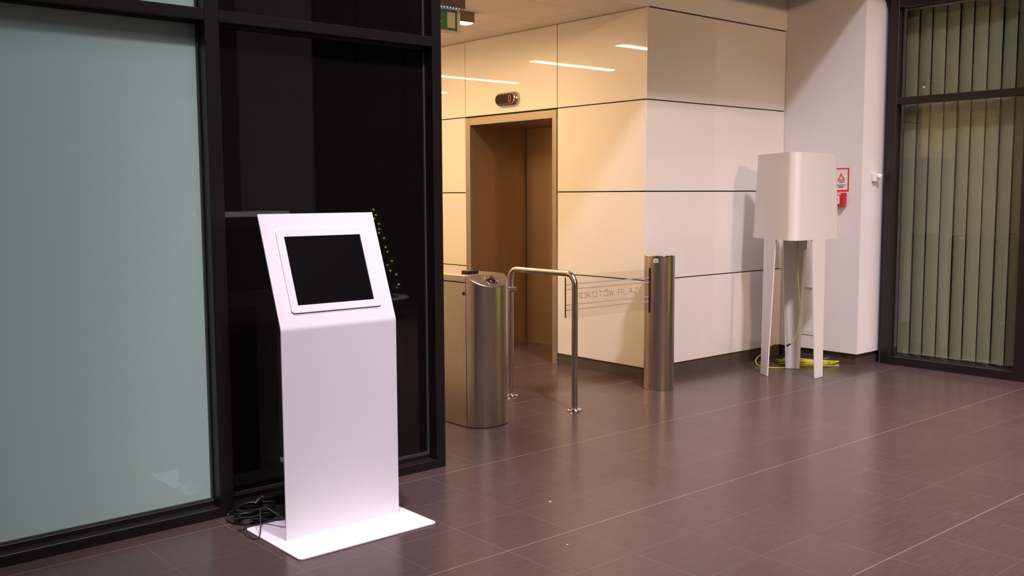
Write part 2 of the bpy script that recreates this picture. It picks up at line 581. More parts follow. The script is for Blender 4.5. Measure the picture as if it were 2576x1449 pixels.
# ---- right window (face x = 8.08)
XW = 8.08
w3 = struct_empty('window_3', (XW, 3.2, 0), 'tall dark framed window with closed vertical blinds at right edge')
bm = new_bm()
add_box(bm, XW, XW + 0.12, 4.305, 4.384, 0, 3.15)
add_box(bm, XW, XW + 0.12, 3.150, 3.248, 0, 3.15)
add_box(bm, XW, XW + 0.12, 3.248, 4.305, 0, 0.070)
add_box(bm, XW, XW + 0.12, 3.248, 4.305, 2.262, 2.318)
add_box(bm, XW, XW + 0.12, 3.248, 4.305, 3.075, 3.15)
obj('window_frame', bm, 'frame', w3, bevel=0.002, bseg=1)
for z0, z1 in ((0.070, 2.262), (2.318, 3.075)):
    bm = new_bm()
    add_quad(bm, [(XW + 0.045, 3.248, z0), (XW + 0.045, 4.305, z0), (XW + 0.045, 4.305, z1), (XW + 0.045, 3.248, z1)])
    obj('window_pane', bm, 'pane', w3)
bm = new_bm()
add_box(bm, XW + 0.12, 9.6, 3.0, 4.35, -0.02, 0.06)
add_box(bm, 9.5, 9.6, 2.9, 4.35, 0, 3.4)
add_box(bm, XW + 0.121, 9.6, 4.352, 4.436, 0, 3.4)
add_box(bm, XW + 0.12, 9.6, 2.95, 3.0, 0, 3.4)
add_box(bm, XW + 0.12, 9.6, 3.0, 4.35, 3.3, 3.4)
struct('wall_office', bm, 'room')

# further bays of the right facade, out of the picture but mirrored in the glass
for i in range(7):
    y1 = 3.150 - i * 1.25
    y0 = y1 - 1.25
    t = struct_empty('window_%d' % (6 + i), (XW, y0, 0), 'further dark framed window bay along the right facade')
    bm = new_bm()
    add_box(bm, XW, XW + 0.12, y0, y0 + 0.07, 0, 6.0)
    for z0, z1 in ((0, 0.07), (2.262, 2.318), (3.075, 3.15), (4.9, 5.0)):
        add_box(bm, XW, XW + 0.12, y0 + 0.07, y1, z0, z1)
    obj('window_frame', bm, 'frame', t)
    bm = new_bm()
    for z0, z1 in ((0.07, 2.262), (2.318, 3.075), (3.15, 4.9), (5.0, 6.0)):
        add_box(bm, XW + 0.045, XW + 0.06, y0 + 0.07, y1, z0, z1)
    obj('window_pane', bm, 'facade_glass', t)
bm = new_bm()
add_box(bm, XW, XW + 0.12, 3.15, 4.437, 3.15, 6.0)
add_box(bm, XW + 0.13, XW + 0.2, -5.6, 3.0, 0, 6.0)
struct('trim_3', bm, 'frame')

# atrium walls behind the camera (only mirrored)
bm = new_bm()
add_box(bm, -6, 8.4, -9.1, -9.0, 0, 6.0)
struct('wall_front', bm, 'atrium')
bm = new_bm()
add_box(bm, -6.1, -6.0, -9, 4.4, 0, 6.0)
struct('wall_side', bm, 'atrium')

# ---- lift: frame, deep reveal, door leaf, sill
d1 = struct_empty('door_1', (6.2, 6.88, 0), 'bronze steel lift doorway with deep reveal and closed door')
bm = new_bm()
add_box(bm, XL - 0.006, XL + 0.07, 6.246, 6.303, 0, 2.236)
add_box(bm, XL - 0.006, XL + 0.07, 7.458, 7.530, 0, 2.236)
add_box(bm, XL - 0.004, XL + 0.07, 6.303, 7.458, 2.165, 2.236)
obj('door_frame', bm, 'lift_frame', d1, bevel=0.002, bseg=1)
XD = 6.60
bm = new_bm()
add_box(bm, XL + 0.07, XD + 0.1, 7.458, 7.50, 0, 2.20)
add_box(bm, XL + 0.07, XD + 0.1, 6.26, 6.303, 0, 2.20)
add_box(bm, XL + 0.07, XD + 0.1, 6.303, 7.458, 2.165, 2.20)
obj('door_reveal', bm, 'lift_door', d1)
bm = new_bm()
add_box(bm, XD, XD + 0.03, 6.305, 6.90, 0.012, 2.163)
add_box(bm, XD + 0.012, XD + 0.04, 6.905, 7.445, 0.012, 2.163)
obj('door_leaf', bm, 'lift_door', d1, bevel=0.002)
bm = new_bm()
add_box(bm, XD - 0.03, XD + 0.05, 6.303, 7.458, 0.0, 0.010)
obj('door_sill', bm, 'steel', d1)

# ================================================================== KIOSK
kz = thing('information_kiosk', 'white sheet-metal touchscreen kiosk with tilted head on flat rectangular base', 'kiosk', (2.235, 3.79, 0))
bm = new_bm()
poly = [(x, y, 0.001) for x, y in rounded_rect(1.885, 2.586, 3.537, 4.043, 0.022, 8)]
add_prism(bm, poly, (0, 0, 0.007))
obj('base_plate', bm, 'kiosk', kz, bevel=0.0015)
KX0, KX1, KY, KB = 1.947, 2.533, 3.770, 0.932
tilt = math.radians(20.9)
ed = Vector((0, math.sin(tilt), math.cos(tilt)))       # up along the head
en = Vector((0, -math.cos(tilt), math.sin(tilt)))      # out of the head, to the reader
HL = 0.526
TH = 0.006
# column: one folded sheet with soft bend to the head
bm = new_bm()
def sheet(bm, profile, x0, x1, th):
    """profile: list of (y,z) along the sheet; gives it thickness to the back"""
    pts = [Vector((0, a, b)) for a, b in profile]
    nrm = []
    for i in range(len(pts)):
        d = (pts[min(i + 1, len(pts) - 1)] - pts[max(i - 1, 0)]).normalized()
        nrm.append(Vector((0, d.z, -d.y)))
    F = [[bm.verts.new((x, p.y, p.z)) for x in (x0, x1)] for p in pts]
    B = [[bm.verts.new((x, p.y + n.y * th, p.z + n.z * th)) for x in (x0, x1)] for p, n in zip(pts, nrm)]
    for i in range(len(pts) - 1):
        bm.faces.new((F[i][0], F[i][1], F[i + 1][1], F[i + 1][0]))
        bm.faces.new((B[i][1], B[i][0], B[i + 1][0], B[i + 1][1]))
        bm.faces.new((F[i][0], F[i + 1][0], B[i + 1][0], B[i][0]))
        bm.faces.new((F[i][1], B[i][1], B[i + 1][1], F[i + 1][1]))
    bm.faces.new((F[0][1], F[0][0], B[0][0], B[0][1]))
    bm.faces.new((F[-1][0], F[-1][1], B[-1][1], B[-1][0]))
prof = [(KY, 0.008), (KY, KB - 0.012)]
sheet(bm, prof, KX0, KX1, TH)
obj('column_panel', bm, 'kiosk', kz)
# head panel, bend included, with a top flange folded back
bm = new_bm()
bend = [(KY, KB - 0.012)]
for k in range(1, 7):
    a = tilt * k / 6
    bend.append((KY + 0.06 * (1 - math.cos(a)), KB - 0.012 + 0.06 * math.sin(a)))
y_, z_ = bend[-1]
rem = HL - 0.012
bend.append((y_ + ed.y * rem, z_ + ed.z * rem))
sheet(bm, bend, KX0, KX1, TH)
HT = Vector((0, bend[-1][0], bend[-1][1]))
HB = HT - ed * HL
back = -en
add_prism(bm, [Vector((KX0 + 0.035, 0, 0)) + HT + back * TH * 0.5, Vector((KX1 - 0.01, 0, 0)) + HT + back * TH * 0.5,
               Vector((KX1 - 0.01, 0, 0)) + HT + back * 0.075, Vector((KX0 + 0.035, 0, 0)) + HT + back * 0.075], ed * -0.003)
head = obj('head_panel', bm, 'kiosk', kz)
def hp(x, s, o=0.0):
    return Vector((x, HB.y, HB.z)) + ed * s + en * o
# raised bezel with a rectangular opening
bm = new_bm()
outer = rounded_rect(2.012, 2.469, 0.069, 0.451, 0.016, 6)
inner = [(2.436, 0.417), (2.0475, 0.417), (2.0475, 0.1015), (2.436, 0.1015)]
def ring_faces(bm, outer, inner, o0, o1):
    nO = len(outer)
    vo0 = [bm.verts.new(hp(a, b, o0)) for a, b in outer]
    vo1 = [bm.verts.new(hp(a, b, o1)) for a, b in outer]
    vi0 = [bm.verts.new(hp(a, b, o0)) for a, b in inner]
    vi1 = [bm.verts.new(hp(a, b, o1)) for a, b in inner]
    per = nO // 4
    for i in range(nO):
        bm.faces.new((vo0[i], vo0[(i + 1) % nO], vo1[(i + 1) % nO], vo1[i]))
    for i in range(4):
        bm.faces.new((vi0[i], vi0[(i + 1) % 4], vi1[(i + 1) % 4], vi1[i]))
        for k in range(per - 1):
            bm.faces.new((vo1[i * per + k], vo1[i * per + k + 1], vi1[i]))
        nx = ((i + 1) % 4) * per
        bm.faces.new((vo1[i * per + per - 1], vo1[nx], vi1[(i + 1) % 4], vi1[i]))
ring_faces(bm, outer, inner, 0.0005, 0.0065)
obj('bezel', bm, 'kiosk', head)
bm = new_bm()
add_prism(bm, [hp(2.044, 0.098, 0.0008), hp(2.440, 0.098, 0.0008), hp(2.440, 0.420, 0.0008), hp(2.044, 0.420, 0.0008)], en * 0.0008)
obj('screen', bm, 'screen', head, label='blank black touchscreen')
bm = new_bm()
add_prism(bm, [hp(2.03, 0.09, -0.008), hp(2.45, 0.09, -0.008), hp(2.45, 0.43, -0.008), hp(2.03, 0.43, -0.008)], en * -0.045)
obj('monitor_housing', bm, 'kiosk_back', kz, bevel=0.004)
bm = new_bm()
add_box(bm, 2.10, 2.38, KY + TH, KY + 0.075, 0.008, 0.90)
obj('spine', bm, 'kiosk_back', kz, bevel=0.003)

# cables behind the kiosk
def settle(pts, lo):
    return [Vector((p[0], p[1], max(p[2], lo))) for p in pts]
pts = [(2.16, 3.853, 0.15), (2.10, 3.875, 0.10), (2.03, 3.93, 0.05), (1.99, 4.02, 0.03), (1.98, 4.09, 0.030)]
cx, cy = 1.985, 4.150
for k in range(58):
    a = k * 0.82
    w = 0.5 + 0.5 * math.sin(k * 1.7)
    rx = 0.055 + 0.045 * w
    ry = 0.042 + 0.028 * math.cos(k * 0.9) ** 2
    pts.append((cx + rx * math.cos(a) + 0.014 * math.sin(k * 2.3), cy + ry * math.sin(a), 0.008 + 0.0011 * k + 0.008 * math.sin(k * 1.1)))
pts += [(1.92, 4.20, 0.05), (1.895, 4.23, 0.03), (1.875, 4.20, 0.008), (1.888, 4.14, 0.006), (1.93, 4.09, 0.012), (2.00, 4.115, 0.035)]
pw = thing('power_cable', 'tangled black power cable with plug on the floor behind the kiosk base', 'cable', (1.985, 4.15, 0))
bm = new_bm()
add_tube(bm, settle(catmull(pts, 8), 0.0055), 0.0042, 8)
obj('cord', bm, 'cable', pw, smooth=True)
pl = new_bm()
add_tube(pl, [(1.985, 4.150, 0.072), (2.005, 4.158, 0.080), (2.022, 4.165, 0.086), (2.030, 4.168, 0.089)], [0.008, 0.014, 0.015, 0.013], 12)
plug = obj('plug', pl, 'cable', pw, smooth=True)
bm = new_bm()
add_tube(bm, [(2.030, 4.168, 0.089), (2.0335, 4.1695, 0.0903)], 0.0115, 12)
obj('plug_face', bm, 'brass', plug)
pts = [(2.18, 3.852, 0.085), (2.10, 3.86, 0.065), (2.03, 3.905, 0.05), (1.995, 3.98, 0.075), (1.965, 4.02, 0.10), (1.935, 3.99, 0.085),
       (1.905, 3.93, 0.035), (1.878, 3.895, 0.008), (1.855, 3.905, 0.006), (1.850, 3.945, 0.02), (1.86, 3.985, 0.035), (1.865, 4.02, 0.012), (1.85, 4.05, 0.006)]
bm = new_bm()
add_tube(bm, settle(catmull(pts, 8), 0.005), 0.0028, 8)
tag(obj('thin_cable', bm, 'cable', smooth=True), 'thin black cable looping over the left edge of kiosk base', 'cable')

# ================================================================== TURNSTILE CABINET
tu = thing('turnstile', 'brushed steel turnstile cabinet with slanted rounded end beside black window frame', 'turnstile', (4.0, 5.5, 0))
TX0, TX1, TYC, TYD, TY1, TZ = 3.840, 4.160, 4.915, 0.118, 6.15, 0.988
def plan(k, n=28):
    a = PI + PI * k / n
    return (4.0 + 0.16 * math.cos(a), TYC + TYD * math.sin(a))
nseg = 28
bm = new_bm()
arc = [plan(k) for k in range(nseg + 1)]
lo = [bm.verts.new((x, y, 0.004)) for x, y in arc]
def ztop(y):
    return TZ - max(0.0, (TYC - y)) / TYD * 0.074
hi = [bm.verts.new((x, y, ztop(y))) for x, y in arc]
for k in range(nseg):
    bm.faces.new((lo[k], lo[k + 1], hi[k + 1], hi[k]))
bm.faces.new((lo[-1], lo[0], hi[0], hi[-1]))
bm.faces.new(lo[::-1])
bm.faces.new(hi)
obj('end_cap', bm, 'steel', tu, smooth=True, bevel=0.004)
bm = new_bm()
add_box(bm, TX0, TX1, TYC + 0.003, TY1, 0.004, 0.938)
obj('side_panel', bm, 'steel', tu, bevel=0.002)
bm = new_bm()
add_box(bm, TX0 - 0.001, TX1 + 0.001, TYC + 0.003, TY1, 0.943, TZ)
obj('top_cover', bm, 'steel', tu, bevel=0.006)
bm = new_bm()
add_box(bm, TX0 + 0.006, TX1 - 0.006, TYC - 0.02, TY1 - 0.006, 0.0, 0.945)
obj('inner_core', bm, 'gap', tu)
bm = new_bm()
add_tube(bm, [(TX0 + 0.004, TYC + 0.022, 0.872), (TX0 - 0.004, TYC + 0.022, 0.872)], 0.012, 16)
obj('sensor_eye', bm, 'black_plastic', tu, smooth=True)
bm = new_bm()
add_box(bm, 3.915, 4.005, 4.985, 5.055, TZ, TZ + 0.022)
obj('card_reader', bm, 'black_plastic', tu, bevel=0.003, label='black card reader block')
# signal lens on the slanted face
sl = Vector((0, -TYD, -0.074)).normalized()
sn = Vector((0, -0.074, TYD)).normalized(); sn = Vector((0, -sn.y * -1, sn.z)) if sn.z < 0 else sn
sc = Vector((4.005, TYC - 0.058, TZ - 0.058 / TYD * 0.074))
ux = Vector((1, 0, 0))
def sp(a, r, h):
    return sc + ux * (r * math.cos(a)) + sl * (r * math.sin(a)) + sn * h
bm = new_bm()
prev = None
rings = []
for r, h in ((0.031, 0.001), (0.031, 0.006), (0.026, 0.011), (0.014, 0.0145), (0.004, 0.0155)):
    rings.append([bm.verts.new(sp(2 * PI * k / 24, r, h)) for k in range(24)])
for a, b in zip(rings[:-1], rings[1:]):
    for k in range(24):
        bm.faces.new((a[k], a[(k + 1) % 24], b[(k + 1) % 24], b[k]))
bm.faces.new(rings[-1])
lens = obj('signal_lens', bm, 'lens', tu, smooth=True)
bm = new_bm()
for q in range(4):
    a0 = q * PI / 2 + 0.28
    seg = [a0 + (PI / 2 - 0.56) * k / 6 for k in range(7)]
    A = [(bm.verts.new(sp(a, 0.034, 0.0)), bm.verts.new(sp(a, 0.034, 0.009)), bm.verts.new(sp(a, 0.045, 0.006)), bm.verts.new(sp(a, 0.047, 0.0))) for a in seg]
    for s, e in zip(A[:-1], A[1:]):
        for i in range(4):
            bm.faces.new((s[i], s[(i + 1) % 4], e[(i + 1) % 4], e[i]))
    bm.faces.new(A[0]); bm.faces.new(A[-1][::-1])
obj('lens_ring', bm, 'chrome', lens)

# ================================================================== HAND RAIL
gr = thing('guard_rail', 'U-shaped steel tube barrier rail bolted to the floor between turnstile and post', 'rail', (4.716, 5.155, 0))
RX, RY0, RY1, RZ, RR, RB = 4.716, 4.815, 5.497, 0.955, 0.0215, 0.075
pts = [(RX, RY0, 0.010), (RX, RY0, RZ - RB)]
for k in range(1, 9):
    a = PI / 2 * k / 8
    pts.append((RX, RY0 + RB - RB * math.cos(a), RZ - RB + RB * math.sin(a)))
pts.append((RX, RY1 - RB, RZ))
for k in range(1, 9):
    a = PI / 2 * k / 8
    pts.append((RX, RY1 - RB + RB * math.sin(a), RZ - RB + RB * math.cos(a)))
pts.append((RX, RY1, 0.010))
bm = new_bm()
add_tube(bm, pts, RR, 24)
obj('rail_tube', bm, 'steel_tube', gr, smooth=True)
for y in (RY0, RY1):
    bm = new_bm()
    add_lathe(bm, [(0, 0.0), (0.052, 0.0), (0.053, 0.006), (0.047, 0.013), (0.030, 0.0165), (0.0215, 0.018)], RX, y, 36)
    obj('foot_flange', bm, 'chrome', gr, smooth=True)
bm = new_bm()
add_tube(bm, [(RX + 0.034, RY1 - 0.012, 0.803), (RX - 0.034, RY1 - 0.012, 0.803)], 0.0195, 16)
obj('clamp_stub', bm, 'steel_tube', gr, smooth=True)

# ================================================================== GATE POST WITH GLASS WING
PX, PY, PR, PZ = 5.765, 4.955, 0.117, 1.030
gp = thing('gate_post', 'brushed steel cylindrical gate post with a clear glass wing at the wall corner', 'gate', (PX, PY, 0))
bm = new_bm()
add_lathe(bm, [(0, 0.0), (PR - 0.006, 0.0), (PR - 0.006, 0.006), (PR, 0.008), (PR, PZ), (PR - 0.003, PZ + 0.002)], PX, PY, 72)
post = obj('post_body', bm, 'steel', gp, smooth=True)
bm = new_bm()
add_lathe(bm, [(PR - 0.002, PZ - 0.002), (PR + 0.002, PZ + 0.001), (PR + 0.001, PZ + 0.006), (PR - 0.012, PZ + 0.010), (0, PZ + 0.012)], PX, PY, 72)
obj('post_cap', bm, 'chrome', gp, smooth=True)
bm = new_bm()
a_s = PI - 0.02
def cyl(a, z, o=0.0):
    return Vector((PX + (PR + o) * math.cos(a), PY + (PR + o) * math.sin(a), z))
for (ang0, ang1, z0, z1) in ((PI + 0.0 - 0.06, PI + 0.12, 0.598, 0.942),):
    add_quad(bm, [cyl(ang0, z0, 0.0006), cyl(ang1, z0, 0.0006), cyl(ang1, z1, 0.0006), cyl(ang0, z1, 0.0006)])
obj('slot', bm, 'black_plastic', gp)
# small maker's sticker with an unreadable dark mark
bm = new_bm()
a0, a1 = PI + 0.30, PI + 0.62
n = 6
for k in range(n):
    p, q = a0 + (a1 - a0) * k / n, a0 + (a1 - a0) * (k + 1) / n
    add_quad(bm, [cyl(p, 0.985, 0.0008), cyl(q, 0.985, 0.0008), cyl(q, 1.012, 0.0008), cyl(p, 1.012, 0.0008)])
stk = obj('sticker', bm, 'paper', gp)
bm = new_bm()
for (f0, f1, zz0, zz1) in ((0.22, 0.34, 0.993, 1.003), (0.38, 0.50, 0.993, 1.004), (0.53, 0.62, 0.993, 1.003), (0.66, 0.82, 0.993, 1.005)):
    p, q = a0 + (a1 - a0) * f0, a0 + (a1 - a0) * f1
    add_quad(bm, [cyl(p, zz0, 0.0013), cyl(q, zz0, 0.0013), cyl(q, zz1, 0.0013), cyl(p, zz1, 0.0013)])
obj('sticker_mark', bm, 'blue_print', stk)
# glass wing
WY = 4.960
bm = new_bm()
bm.faces.new([bm.verts.new((x, WY, z)) for x, z in rounded_rect(4.767, PX - PR + 0.004, 0.622, 0.932, 0.012, 6)])
wing = obj('glass_wing', bm, 'wing', gp, label='clear glass gate wing with etched stripes and lettering')
bm = new_bm()
for zc in (0.868, 0.833, 0.722, 0.686):
    add_quad(bm, [(4.772, WY - 0.0010, zc - 0.004), (PX - PR + 0.002, WY - 0.0010, zc - 0.004), (PX - PR + 0.002, WY - 0.0010, zc + 0.004), (4.772, WY - 0.0010, zc + 0.004)])
obj('etched_stripes', bm, 'etch', wing)
for word, x_ in (('MOKOTÓW', 4.868), ('PLAZA', 4.868 + 0.0578 * 7.6)):
    bm = new_bm()
    stroke_letters(bm, word, GL, x_, 0.762, 0.036, 0.040, 0.0578, 0.006, lambda u, v: (u, WY - 0.0012, v))
    obj('etched_word', bm, 'etch', wing)
bm = new_bm()
add_box(bm, 4.7645, 4.7668, WY - 0.005, WY + 0.005, 0.634, 0.920)
obj('polished_edge', bm, 'black_plastic', wing)

# ================================================================== THREE LEGGED WHITE STAND
SC = Vector((7.045, 4.605, 0))
st = thing('lamp_shaped_stand', 'white three-legged stand with tall tapered rounded-triangular body in the corner', 'stand', SC)
A0, AS, CR = 0.253, 0.026, 0.060
ANG = [math.radians(a) for a in (151.7, 271.7, 31.7)]
ZB, ZT = 1.130, 1.826
def apo(z):
    return A0 - AS * z
def outline(z, inset=0.0):
    a = apo(z) - inset
    r = CR - inset
    pts = []
    for i in range(3):
        ca = ANG[i] + PI / 3          # corner between face i and the next face
        d = 2 * (a - r)
        c = SC + Vector((math.cos(ca), math.sin(ca), 0)) * d
        # start on face i's normal direction, sweep 120 deg
        for k in range(15):
            t = ANG[i] + 2 * PI / 3 * k / 14
            pts.append(c + Vector((math.cos(t), math.sin(t), 0)) * r + Vector((0, 0, z)))
    return pts
bm = new_bm()
levels = [ZB + (ZT - ZB) * k / 6 for k in range(7)]
O = [[bm.verts.new(p) for p in outline(z)] for z in levels]
I = [[bm.verts.new(p) for p in outline(z, 0.010)] for z in (ZB, ZT)]
n = len(O[0])
for a, b in zip(O[:-1], O[1:]):
    for k in range(n):
        bm.faces.new((a[k], a[(k + 1) % n], b[(k + 1) % n], b[k]))
for k in range(n):
    bm.faces.new((I[0][k], I[1][k], I[1][(k + 1) % n], I[0][(k + 1) % n]))
    bm.faces.new((O[0][k], I[0][k], I[0][(k + 1) % n], O[0][(k + 1) % n]))
bm.faces.new(O[-1])
bm.faces.new(I[1][::-1])
obj('body', bm, 'stand', st, smooth=True, angle=60)
for i in range(3):
    nrm = Vector((math.cos(ANG[i]), math.sin(ANG[i]), 0))
    tng = Vector((-nrm.y, nrm.x, 0))
    def P(t, z, o=0.0):
        return SC + nrm * (apo(z) - o) + tng * t + Vector((0, 0, z))
    prof = [(0.058, 0.002), (0.098, ZB - 0.020)]
    # small fillet into the body
    for k in range(1, 6):
        a = PI / 2 * k / 5
        prof.append((0.098 + 0.018 * (1 - math.cos(a)), ZB - 0.018 + 0.018 * math.sin(a)))
    bm = new_bm()
    def strip(side):
        return [(-side * t, z) for t, z in prof]
    left = [(-t, z) for t, z in prof]
    right = [(t, z) for t, z in prof]
    TH2 = 0.011
    FL = [bm.verts.new(P(t, z)) for t, z in left]; FR = [bm.verts.new(P(t, z)) for t, z in right]
    BL = [bm.verts.new(P(t, z, TH2)) for t, z in left]; BR = [bm.verts.new(P(t, z, TH2)) for t, z in right]
    for k in range(len(prof) - 1):
        bm.faces.new((FL[k], FR[k], FR[k + 1], FL[k + 1]))
        bm.faces.new((BR[k], BL[k], BL[k + 1], BR[k + 1]))
        bm.faces.new((BL[k], FL[k], FL[k + 1], BL[k + 1]))
        bm.faces.new((FR[k], BR[k], BR[k + 1], FR[k + 1]))
    bm.faces.new((FL[0], BL[0], BR[0], FR[0]))
    bm.faces.new((FL[-1], FR[-1], BR[-1], BL[-1]))
    obj('leg', bm, 'stand', st, bevel=0.0015, bseg=1)

# cord hanging out of the body
ex = 7.03
pts = [(7.03, 4.565, 1.22), (7.032, 4.57, 1.10), (7.03, 4.562, 0.9), (7.037, 4.55, 0.72), (7.045, 4.54, 0.52), (7.035, 4.552, 0.36), (7.015, 4.575, 0.28), (7.00, 4.60, 0.252)]
hc = thing('hanging_cord', 'thin yellow-green cord hanging loose beneath the white stand', 'cord', (7.03, 4.565, 1.10))
bm = new_bm()
add_tube(bm, catmull(pts, 10), 0.0048, 8)
obj('cord', bm, 'cord_dim', hc, smooth=True)
bm = new_bm()
add_tube(bm, [(7.005, 4.592, 0.258), (6.985, 4.620, 0.240)], [0.007, 0.009], 10)
obj('cord_tip', bm, 'cable', hc, smooth=True)

# extension cord coiled on the floor
ec = thing('extension_cord', 'bright yellow-green extension cord coiled on the floor behind stand legs', 'cord', (7.45, 4.75, 0))
pts = [(7.50, 5.07, 0.155), (7.46, 5.10, 0.13), (7.36, 5.12, 0.075), (7.24, 5.10, 0.03), (7.14, 5.00, 0.008), (7.12, 4.89, 0.007), (7.18, 4.815, 0.006), (7.28, 4.78, 0.006)]
for k in range(52):
    a = -1.9 + k * 0.52
    turn = k * 0.52 / (2 * PI)
    rr = 1.0 + 0.16 * math.sin(turn * 2.4 + 0.6)
    u, v = 0.225 * rr * math.cos(a), (0.070 + 0.022 * math.sin(turn * 3.7)) * math.sin(a)
    ang = math.radians(-52 + 7 * math.sin(turn * 2.9))
    pts.append((7.50 + u * math.cos(ang) - v * math.sin(ang), 4.735 + u * math.sin(ang) + v * math.cos(ang), 0.006 + 0.010 * turn + 0.004 * math.sin(k * 1.3)))
pts += [(7.40, 4.95, 0.035), (7.44, 5.00, 0.02), (7.50, 4.99, 0.010), (7.56, 4.93, 0.007), (7.60, 4.86, 0.006)]
bm = new_bm()
add_tube(bm, settle(catmull(pts, 7), 0.0056), 0.0054, 8)
obj('cord', bm, 'cord', ec, smooth=True)
for (p, d) in (((7.42, 4.86, 0.045), (0.5, -0.6, 0.02)), ((7.66, 4.665, 0.045), (0.7, -0.4, 0.0))):
    bm = new_bm()
    p = Vector(p); d = Vector(d).normalized()
    add_tube(bm, [p - d * 0.045, p - d * 0.02, p + d * 0.012, p + d * 0.035, p + d * 0.04], [0.008, 0.017, 0.024, 0.024, 0.019], 14)
    obj('plug', bm, 'cable', ec, smooth=True, label='black plug')

# ================================================================== WALL FITTINGS
def YZ(x):
    return lambda y, z: (x, y, z)
# fire cut-off sign, faces -x
fs = thing('fire_sign', 'red-bordered white sign with a burning house above the red switch box', 'sign', (XP, 4.628, 1.62))
def plate(bm, y0, y1, z0, z1, x, th):
    add_box(bm, x - th, x, y0, y1, z0, z1)
bm = new_bm(); plate(bm, 4.556, 4.700, 1.519, 1.720, XP - 0.0005, 0.003)
obj('sign_board', bm, 'red_print', fs)
bm = new_bm()
x = XP - 0.0038
add_quad(bm, [(x, 4.688, 1.531), (x, 4.568, 1.531), (x, 4.568, 1.708), (x, 4.688, 1.708)])
obj('sign_face', bm, 'paper', fs)
def flat(name, pts, x, m, parent):
    bm = new_bm()
    vs = [bm.verts.new((x, 4.628 - u, z)) for u, z in pts]
    f = bm.faces.new(vs)
    bmesh.ops.triangulate(bm, faces=[f])
    return obj(name, bm, m, parent)
flame = [(-0.020, 1.592), (-0.030, 1.604), (-0.033, 1.620), (-0.028, 1.640), (-0.022, 1.630), (-0.018, 1.648), (-0.010, 1.664), (-0.004, 1.684), (0.002, 1.668),
         (0.010, 1.654), (0.016, 1.640), (0.020, 1.650), (0.027, 1.634), (0.032, 1.615), (0.028, 1.600), (0.018, 1.592)]
flat('flame', flame, XP - 0.0043, 'orange_print', fs)
inner = [(-0.016, 1.594), (-0.022, 1.606), (-0.016, 1.618), (-0.010, 1.636), (-0.002, 1.652), (0.006, 1.636), (0.016, 1.618), (0.021, 1.606), (0.014, 1.594)]
flat('flame_centre', inner, XP - 0.0048, 'paper', fs)
flat('house', [(-0.014, 1.592), (-0.014, 1.618), (-0.010, 1.622), (0.010, 1.622), (0.014, 1.618), (0.014, 1.592), (0.011, 1.592), (0.011, 1.617), (-0.011, 1.617), (-0.011, 1.592)], XP - 0.0053, 'black_print', fs)
flat('house_door', [(-0.004, 1.594), (-0.004, 1.613), (0.004, 1.613), (0.004, 1.594)], XP - 0.0053, 'black_print', fs)
bm = new_bm()
stroke_letters(bm, 'WYŁĄCZNIK', GL, -0.042, 1.566, 0.0095, 0.0066, 0.0094, 0.0024, lambda u, v: (XP - 0.0044, 4.628 - u, v))
stroke_letters(bm, 'PRĄDU', GL, -0.0235, 1.550, 0.0095, 0.0066, 0.0094, 0.0024, lambda u, v: (XP - 0.0044, 4.628 - u, v))
obj('sign_text', bm, 'black_print', fs)
# red switch box
fb = thing('fire_switch', 'red wall switch box with white front below the fire sign', 'switch box', (XP, 4.635, 1.44))
bm = new_bm(); add_box(bm, XP - 0.052, XP - 0.0005, 4.572, 4.708, 1.388, 1.506)
box = obj('switch_case', bm, 'red', fb, bevel=0.005)
bm = new_bm(); add_box(bm, XP - 0.0555, XP - 0.052, 4.612, 4.684, 1.410, 1.480)
face = obj('switch_face', bm, 'paper', fb, bevel=0.001)
bm = new_bm(); add_box(bm, XP - 0.0545, XP - 0.052, 4.600, 4.700, 1.488, 1.499)
obj('label_strip', bm, 'paper', fb)
bm = new_bm(); add_tube(bm, [(XP - 0.0555, 4.634, 1.447), (XP - 0.060, 4.634, 1.447)], 0.008, 16)
obj('push_button', bm, 'bark', fb, smooth=True)
bm = new_bm()
add_quad(bm, [(XP - 0.0559, 4.655, 1.424), (XP - 0.0559, 4.642, 1.424), (XP - 0.0559, 4.642, 1.430), (XP - 0.0559, 4.655, 1.430)])
obj('switch_marking', bm, 'black_print', face)
# small white sensor on the return of the pier (faces -y)
sn_ = thing('wall_sensor', 'small white wall sensor on the pier beside the dark window frame', 'sensor', (7.99, 4.437, 1.64))
bm = new_bm(); add_box(bm, 7.935, 8.005, 4.405, 4.4365, 1.600, 1.672)
obj('sensor_base', bm, 'white_plastic', sn_, bevel=0.008, bseg=3)
bm = new_bm()
add_tube(bm, [(7.990, 4.412, 1.648), (7.997, 4.394, 1.644), (8.002, 4.382, 1.640), (8.003, 4.377, 1.639)], [0.022, 0.026, 0.024, 0.016], 20)
obj('sensor_head', bm, 'white_plastic', sn_, smooth=True)

# lift floor indicator
li = thing('floor_indicator', 'pill-shaped steel lift floor display showing a red 0 above lift doorway', 'display', (XL, 6.89, 2.37))
def pill(cy, cz, hl, r, n=12):
    out = []
    for k in range(n + 1):
        a = -PI / 2 + PI * k / n
        out.append((cy + hl + r * math.cos(a), cz + r * math.sin(a)))
    for k in range(n + 1):
        a = PI / 2 + PI * k / n
        out.append((cy - hl + r * math.cos(a), cz + r * math.sin(a)))
    return out
bm = new_bm()
lv = [(XL + 0.0, 0.090, 0.066), (XL - 0.012, 0.090, 0.066), (XL - 0.030, 0.089, 0.061), (XL - 0.046, 0.088, 0.050), (XL - 0.050, 0.087, 0.046)]
R_ = [[bm.verts.new((xx, y, z)) for y, z in pill(6.890, 2.370, hl, r)] for xx, hl, r in lv]
for a, b in zip(R_[:-1], R_[1:]):
    for k in range(len(a)):
        bm.faces.new((a[k], a[(k + 1) % len(a)], b[(k + 1) % len(a)], b[k]))
